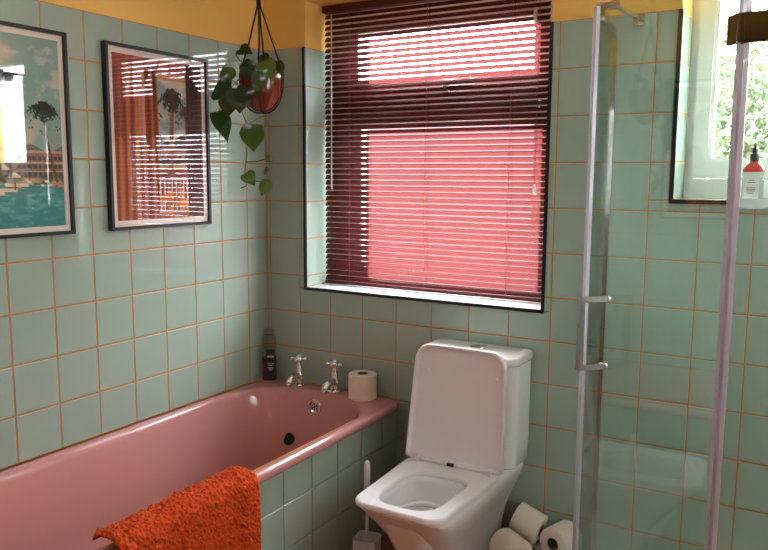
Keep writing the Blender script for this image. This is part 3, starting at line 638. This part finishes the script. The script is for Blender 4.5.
def framed(name, y0, y1, z0, z1, fn, pm, label, mt):
    wd, h = y1-y0, z1-z0
    t = thing(name, label, 'picture', (0, (y0+y1)/2, z0)); t.rotation_euler = (0, 0, PI/2)     # local x -> world y, local -y -> world x
    bm = bmesh.new(); ring(bm, -wd/2, wd/2, 0, h, .011, -.022, -.0005); fin('frame', bm, 'black', t, bev=.0015, seg=1)
    boxo('mount', 'mount', t, -wd/2+.009, wd/2-.009, -.012, -.009, .009, h-.009)
    a, b = -wd/2+.011+mt, wd/2-.011-mt; c, d = .011+mt, h-.011-mt
    nu, nv = 170, 230; us, vs_ = np.meshgrid(np.linspace(0, 1, nu), np.linspace(0, 1, nv))
    V3 = np.stack([a+(b-a)*us, np.full(us.shape, -.0126), d-(d-c)*vs_], -1).reshape(-1, 3)
    idx = np.arange(nu*nv).reshape(nv, nu); F = np.stack([idx[:-1, :-1], idx[1:, :-1], idx[1:, 1:], idx[:-1, 1:]], -1).reshape(-1, 4)
    me = bpy.data.meshes.new('print'); me.from_pydata(V3.tolist(), [], F.tolist()); me.update()
    ca = me.color_attributes.new('ink', 'FLOAT_COLOR', 'POINT'); colr = np.ones((nu*nv, 4), np.float32); colr[:, :3] = srgb2lin(np.clip(fn(us, vs_), 0, 1)).reshape(-1, 3)
    ca.data.foreach_set('color', colr.ravel()); link('print', me, pm, t)
    boxo('glass', 'picglass', t, -wd/2+.01, wd/2-.01, -.0175, -.0155, .01, h-.01)
    return t
framed('framed_print', -1.436, -.968, 1.22, 1.836, picture1, 'print1', 'black framed print of palms and a turquoise pool, nearer the camera', .017)
framed('framed_print', -.825, -.355, 1.22, 1.836, picture2, 'print2', 'black framed print of a palm beyond orange curtains, next to the hanging plant', .02)
# ------------------------------------------------------------------ hanging plant
hp_ = thing('hanging_plant', 'trailing heart-leaf plant in a rust glazed pot hung on black straps', 'hanging plant', (.241, -.31, 1.639))
O = Vector((.241, -.31, 1.639)); 
def hb(name, bm, m, sm=True, **k):
    o = fin(name, bm, m, hp_, sm, **k); return o
bm = bmesh.new(); lathe(bm, [(.001, 0), (.022, .001), (.043, .012), (.058, .033), (.070, .06), (.0745, .09), (.0755, .118), (.077, .135), (.0755, .138), (.071, .136), (.069, .12), (.063, .112)], n=36, cap1=False); hb('pot', bm, 'pot', angle=1.2)
bm = bmesh.new(); lathe(bm, [(.066, .108), (.066, .116), (.03, .121), (.001, .122)], n=20); hb('soil', bm, 'soil')
apex = Vector((-.008, 0, .385))
for k in range(4):
    a = .55+k*PI/2; d = Vector((math.cos(a), math.sin(a), 0)); pf = [(.002, -.004), (.024, -.004), (.046, .009), (.0625, .031), (.0735, .06), (.0785, .09), (.080, .135)]
    bm = bmesh.new(); pts = [d*r+Vector((0, 0, z)) for r, z in pf]+[d*.045+Vector((0, 0, .24)), apex+d*.003]
    tube(bm, pts, .0034, 6); hb('strap', bm, 'strap')
bm = bmesh.new(); tube(bm, [apex+Vector((0, 0, -.004)), Vector((-.008, 0, HC-1.639))], .004, 6); lathe(bm, [(.004, -.02), (.008, -.01), (.008, .012), (.004, .02)], tuple(apex), 10); hb('hanging_cord', bm, 'strap')
def leafmesh():
    bm = bmesh.new(); n = 9; rows_ = []
    for i in range(n):
        t = i/(n-1); w_ = [.0, .34, .46, .49, .46, .38, .26, .12, .0][i]; z = .10*math.sin(t*PI)-.18*t*t
        back = .10 if i == 1 else (.04 if i == 2 else 0)
        rows_.append([(s*w_, t-(back*abs(s) if i < 3 else 0)-.03*abs(s), z+.14*abs(s)*w_*1.2-.05*(abs(s)*w_)**2) for s in (-1, -.5, 0, .5, 1)])
    vs = [[bm.verts.new(p) for p in r] for r in rows_]
    for a, b in zip(vs, vs[1:]):
        for j in range(4): bm.faces.new((a[j], a[j+1], b[j+1], b[j]))
    bmesh.ops.remove_doubles(bm, verts=bm.verts, dist=1e-5); bmesh.ops.recalc_face_normals(bm, faces=bm.faces)
    me = bpy.data.meshes.new('leaf'); bm.to_mesh(me); bm.free(); me.polygons.foreach_set('use_smooth', [True]*len(me.polygons)); return me
lm = leafmesh(); lm.materials.append(M['leaf']); lm2 = lm.copy(); lm2.materials.clear(); lm2.materials.append(M['leaf2'])
LEAVES = [
((0.139,-0.370,1.717),(0.042,-0.380,1.708)),
((0.129,-0.350,1.759),(0.096,-0.360,1.807)),
((0.149,-0.320,1.866),(0.210,-0.330,1.853)),
((0.202,-0.390,1.712),(0.213,-0.400,1.633)),
((0.145,-0.380,1.691),(0.147,-0.390,1.622)),
((0.075,-0.370,1.633),(0.136,-0.380,1.539)),
((0.269,-0.390,1.582),(0.266,-0.400,1.493)),
((0.313,-0.350,1.473),(0.297,-0.360,1.455)),
((0.298,-0.350,1.433),(0.287,-0.360,1.408)),
((0.202,-0.360,1.411),(0.248,-0.370,1.375)),
((0.297,-0.350,1.386),(0.271,-0.360,1.331)),
((0.300,-0.400,1.765),(0.309,-0.410,1.681)),
((0.312,-0.370,1.806),(0.346,-0.380,1.744)),
((0.241,-0.390,1.801),(0.272,-0.400,1.742)),
((0.265,-0.390,1.806),(0.231,-0.400,1.759)),
((0.301,-0.300,1.815),(0.340,-0.310,1.762)),
((0.195,-0.250,1.851),(0.232,-0.260,1.811)),
((0.226,-0.390,1.725),(0.256,-0.400,1.659)),
]
VINES = [
[(0.230,-0.350,1.764),(0.194,-0.370,1.736),(0.197,-0.380,1.685),(0.214,-0.390,1.634),(0.241,-0.390,1.587),(0.269,-0.390,1.582)],
[(0.241,-0.390,1.587),(0.230,-0.385,1.498),(0.211,-0.370,1.455),(0.197,-0.360,1.418),(0.206,-0.360,1.374),(0.176,-0.360,1.359)],
[(0.246,-0.390,1.590),(0.267,-0.370,1.608),(0.292,-0.350,1.623)],
[(0.211,-0.370,1.455),(0.260,-0.360,1.458),(0.313,-0.350,1.473)],
[(0.239,-0.360,1.386),(0.278,-0.350,1.384),(0.297,-0.350,1.386)],
[(0.221,-0.350,1.772),(0.172,-0.360,1.752),(0.139,-0.370,1.717)],
[(0.204,-0.330,1.782),(0.139,-0.320,1.838),(0.130,-0.320,1.861),(0.149,-0.320,1.866)],
[(0.171,-0.360,1.738),(0.129,-0.350,1.759)],
[(0.189,-0.370,1.693),(0.145,-0.380,1.691),(0.075,-0.370,1.633)],
[(0.252,-0.320,1.773),(0.286,-0.350,1.803),(0.312,-0.370,1.806)],
[(0.197,-0.360,1.411),(0.202,-0.360,1.411)],
]
WID = [1.0, 1.05, .8, 1.15, 1.0, .62, 1.0, 1.0, .5, .9, .7, .55, .9, .9, .8, .6, .8, .8]
camd = Vector((.62, -.75, -.05))
for i, (b0, t0) in enumerate(LEAVES):
    b0, t0 = Vector(b0), Vector(t0); yv = t0-b0; L = yv.length; yv.normalize()
    r_ = random.Random(i*7+1); nrm = (camd+Vector((r_.uniform(-.45, .45), r_.uniform(-.3, .3), r_.uniform(-.1, .6)))).normalized(); zv = (nrm-yv*nrm.dot(yv)).normalized(); xv = yv.cross(zv)
    s = L*1.1; ws = WID[i]; b0 = b0-yv*L*.05
    m4 = Matrix(((xv.x*s*ws, yv.x*s, zv.x*s, b0.x-O.x), (xv.y*s*ws, yv.y*s, zv.y*s, b0.y-O.y), (xv.z*s*ws, yv.z*s, zv.z*s, b0.z-O.z), (0, 0, 0, 1)))
    o = link('leaf', lm2 if i in (1, 9, 10, 12, 7) else lm, None, hp_); o.matrix_local = m4
for v in VINES:
    bm = bmesh.new(); tube(bm, [p-O for p in smoothpath(v, 4)], .0017, 6); hb('vine', bm, 'stem')
# ------------------------------------------------------------------ fill light added at the ceiling, out of view, to brighten the room
cl_ = thing('added_fill_light', 'added round opal fill light on the ceiling, out of view', 'fill light', (.62, -1.55, HC))
bm = bmesh.new(); lathe(bm, [(.15, 0), (.155, -.01), (.155, -.03), (.15, -.034)], n=32); fin('base', bm, 'chrome', cl_, True, angle=.6)
bm = bmesh.new(); lathe(bm, [(.145, -.034), (.14, -.06), (.115, -.085), (.07, -.1), (.001, -.106)], n=32); fin('shade', bm, 'opal', cl_, True)
# ------------------------------------------------------------------ outside
bm = bmesh.new(); box(bm, -12, 14, .5, 16, -.9, -.8); struct(fin('ground', bm, 'lawn'), 'garden lawn outside the windows', 'ground')
bm = bmesh.new(); box(bm, -6, .55, 4.0, 4.2, -.8, 1.95); box(bm, -6, .6, 3.97, 4.23, 1.95, 2.0); struct(fin('garden_wall', bm, 'brickwall'), 'brown brick garden wall outside behind the blind', 'wall')
def tree(x, y, zc, rx, rz, nl, label, seed):
    t = thing('garden_tree', label, 'tree', (x, y, -.8), 0, 'trees outside the shower window')
    r = np.random.default_rng(seed); bm = bmesh.new()
    h = zc+.8
    tube(bm, smoothpath([(0, 0, 0), (.05, 0, h*.4), (-.03, .02, h*.7), (.02, 0, h+rz*.6)], 4), [.08-.06*i/12 for i in range(13)], 8)
    for k in range(14):
        a = r.uniform(0, 2*PI); z = h*r.uniform(.45, 1.05); e = Vector((math.cos(a)*rx*.8, math.sin(a)*rx*.8, z+rz*r.uniform(.1, .5)))
        tube(bm, smoothpath([(0, 0, z), e*.5+Vector((0, 0, z*.52)), e], 3), [.022, .018, .016, .013, .011, .008, .005], 5)
    fin('trunk', bm, 'bark', t, True)
    c = r.normal(0, 1, (nl, 3)); c /= np.linalg.norm(c, axis=1)[:, None]; c *= r.random(nl)[:, None]**.45; cl = r.normal(0, .12, (60, 3))
    c = c*np.array((rx, rx, rz))+np.array((0, 0, h))+cl[r.integers(0, 60, nl)]
    d = r.normal(0, 1, (nl, 3)); d /= np.linalg.norm(d, axis=1)[:, None]; e = np.cross(d, r.normal(0, 1, (nl, 3))); e /= np.linalg.norm(e, axis=1)[:, None]
    s = (.03+.025*r.random(nl))[:, None]; Vt = np.stack([c-d*s, c+e*s*.5, c+d*s, c-e*s*.5], 1).reshape(-1, 3)
    me = bpy.data.meshes.new('foliage'); me.from_pydata(Vt.tolist(), [], np.arange(nl*4).reshape(-1, 4).tolist()); me.update()
    o = link('foliage', me, 'treeleaf', t); o['kind'] = 'stuff'
tree(1.35, 5.2, 1.9, .8, 1.1, 4500, 'leafy garden tree seen through the left of the shower window', 1)
tree(3.1, 7.4, 1.7, .9, 1.0, 3500, 'leafy garden tree further right beyond the shower window', 2)
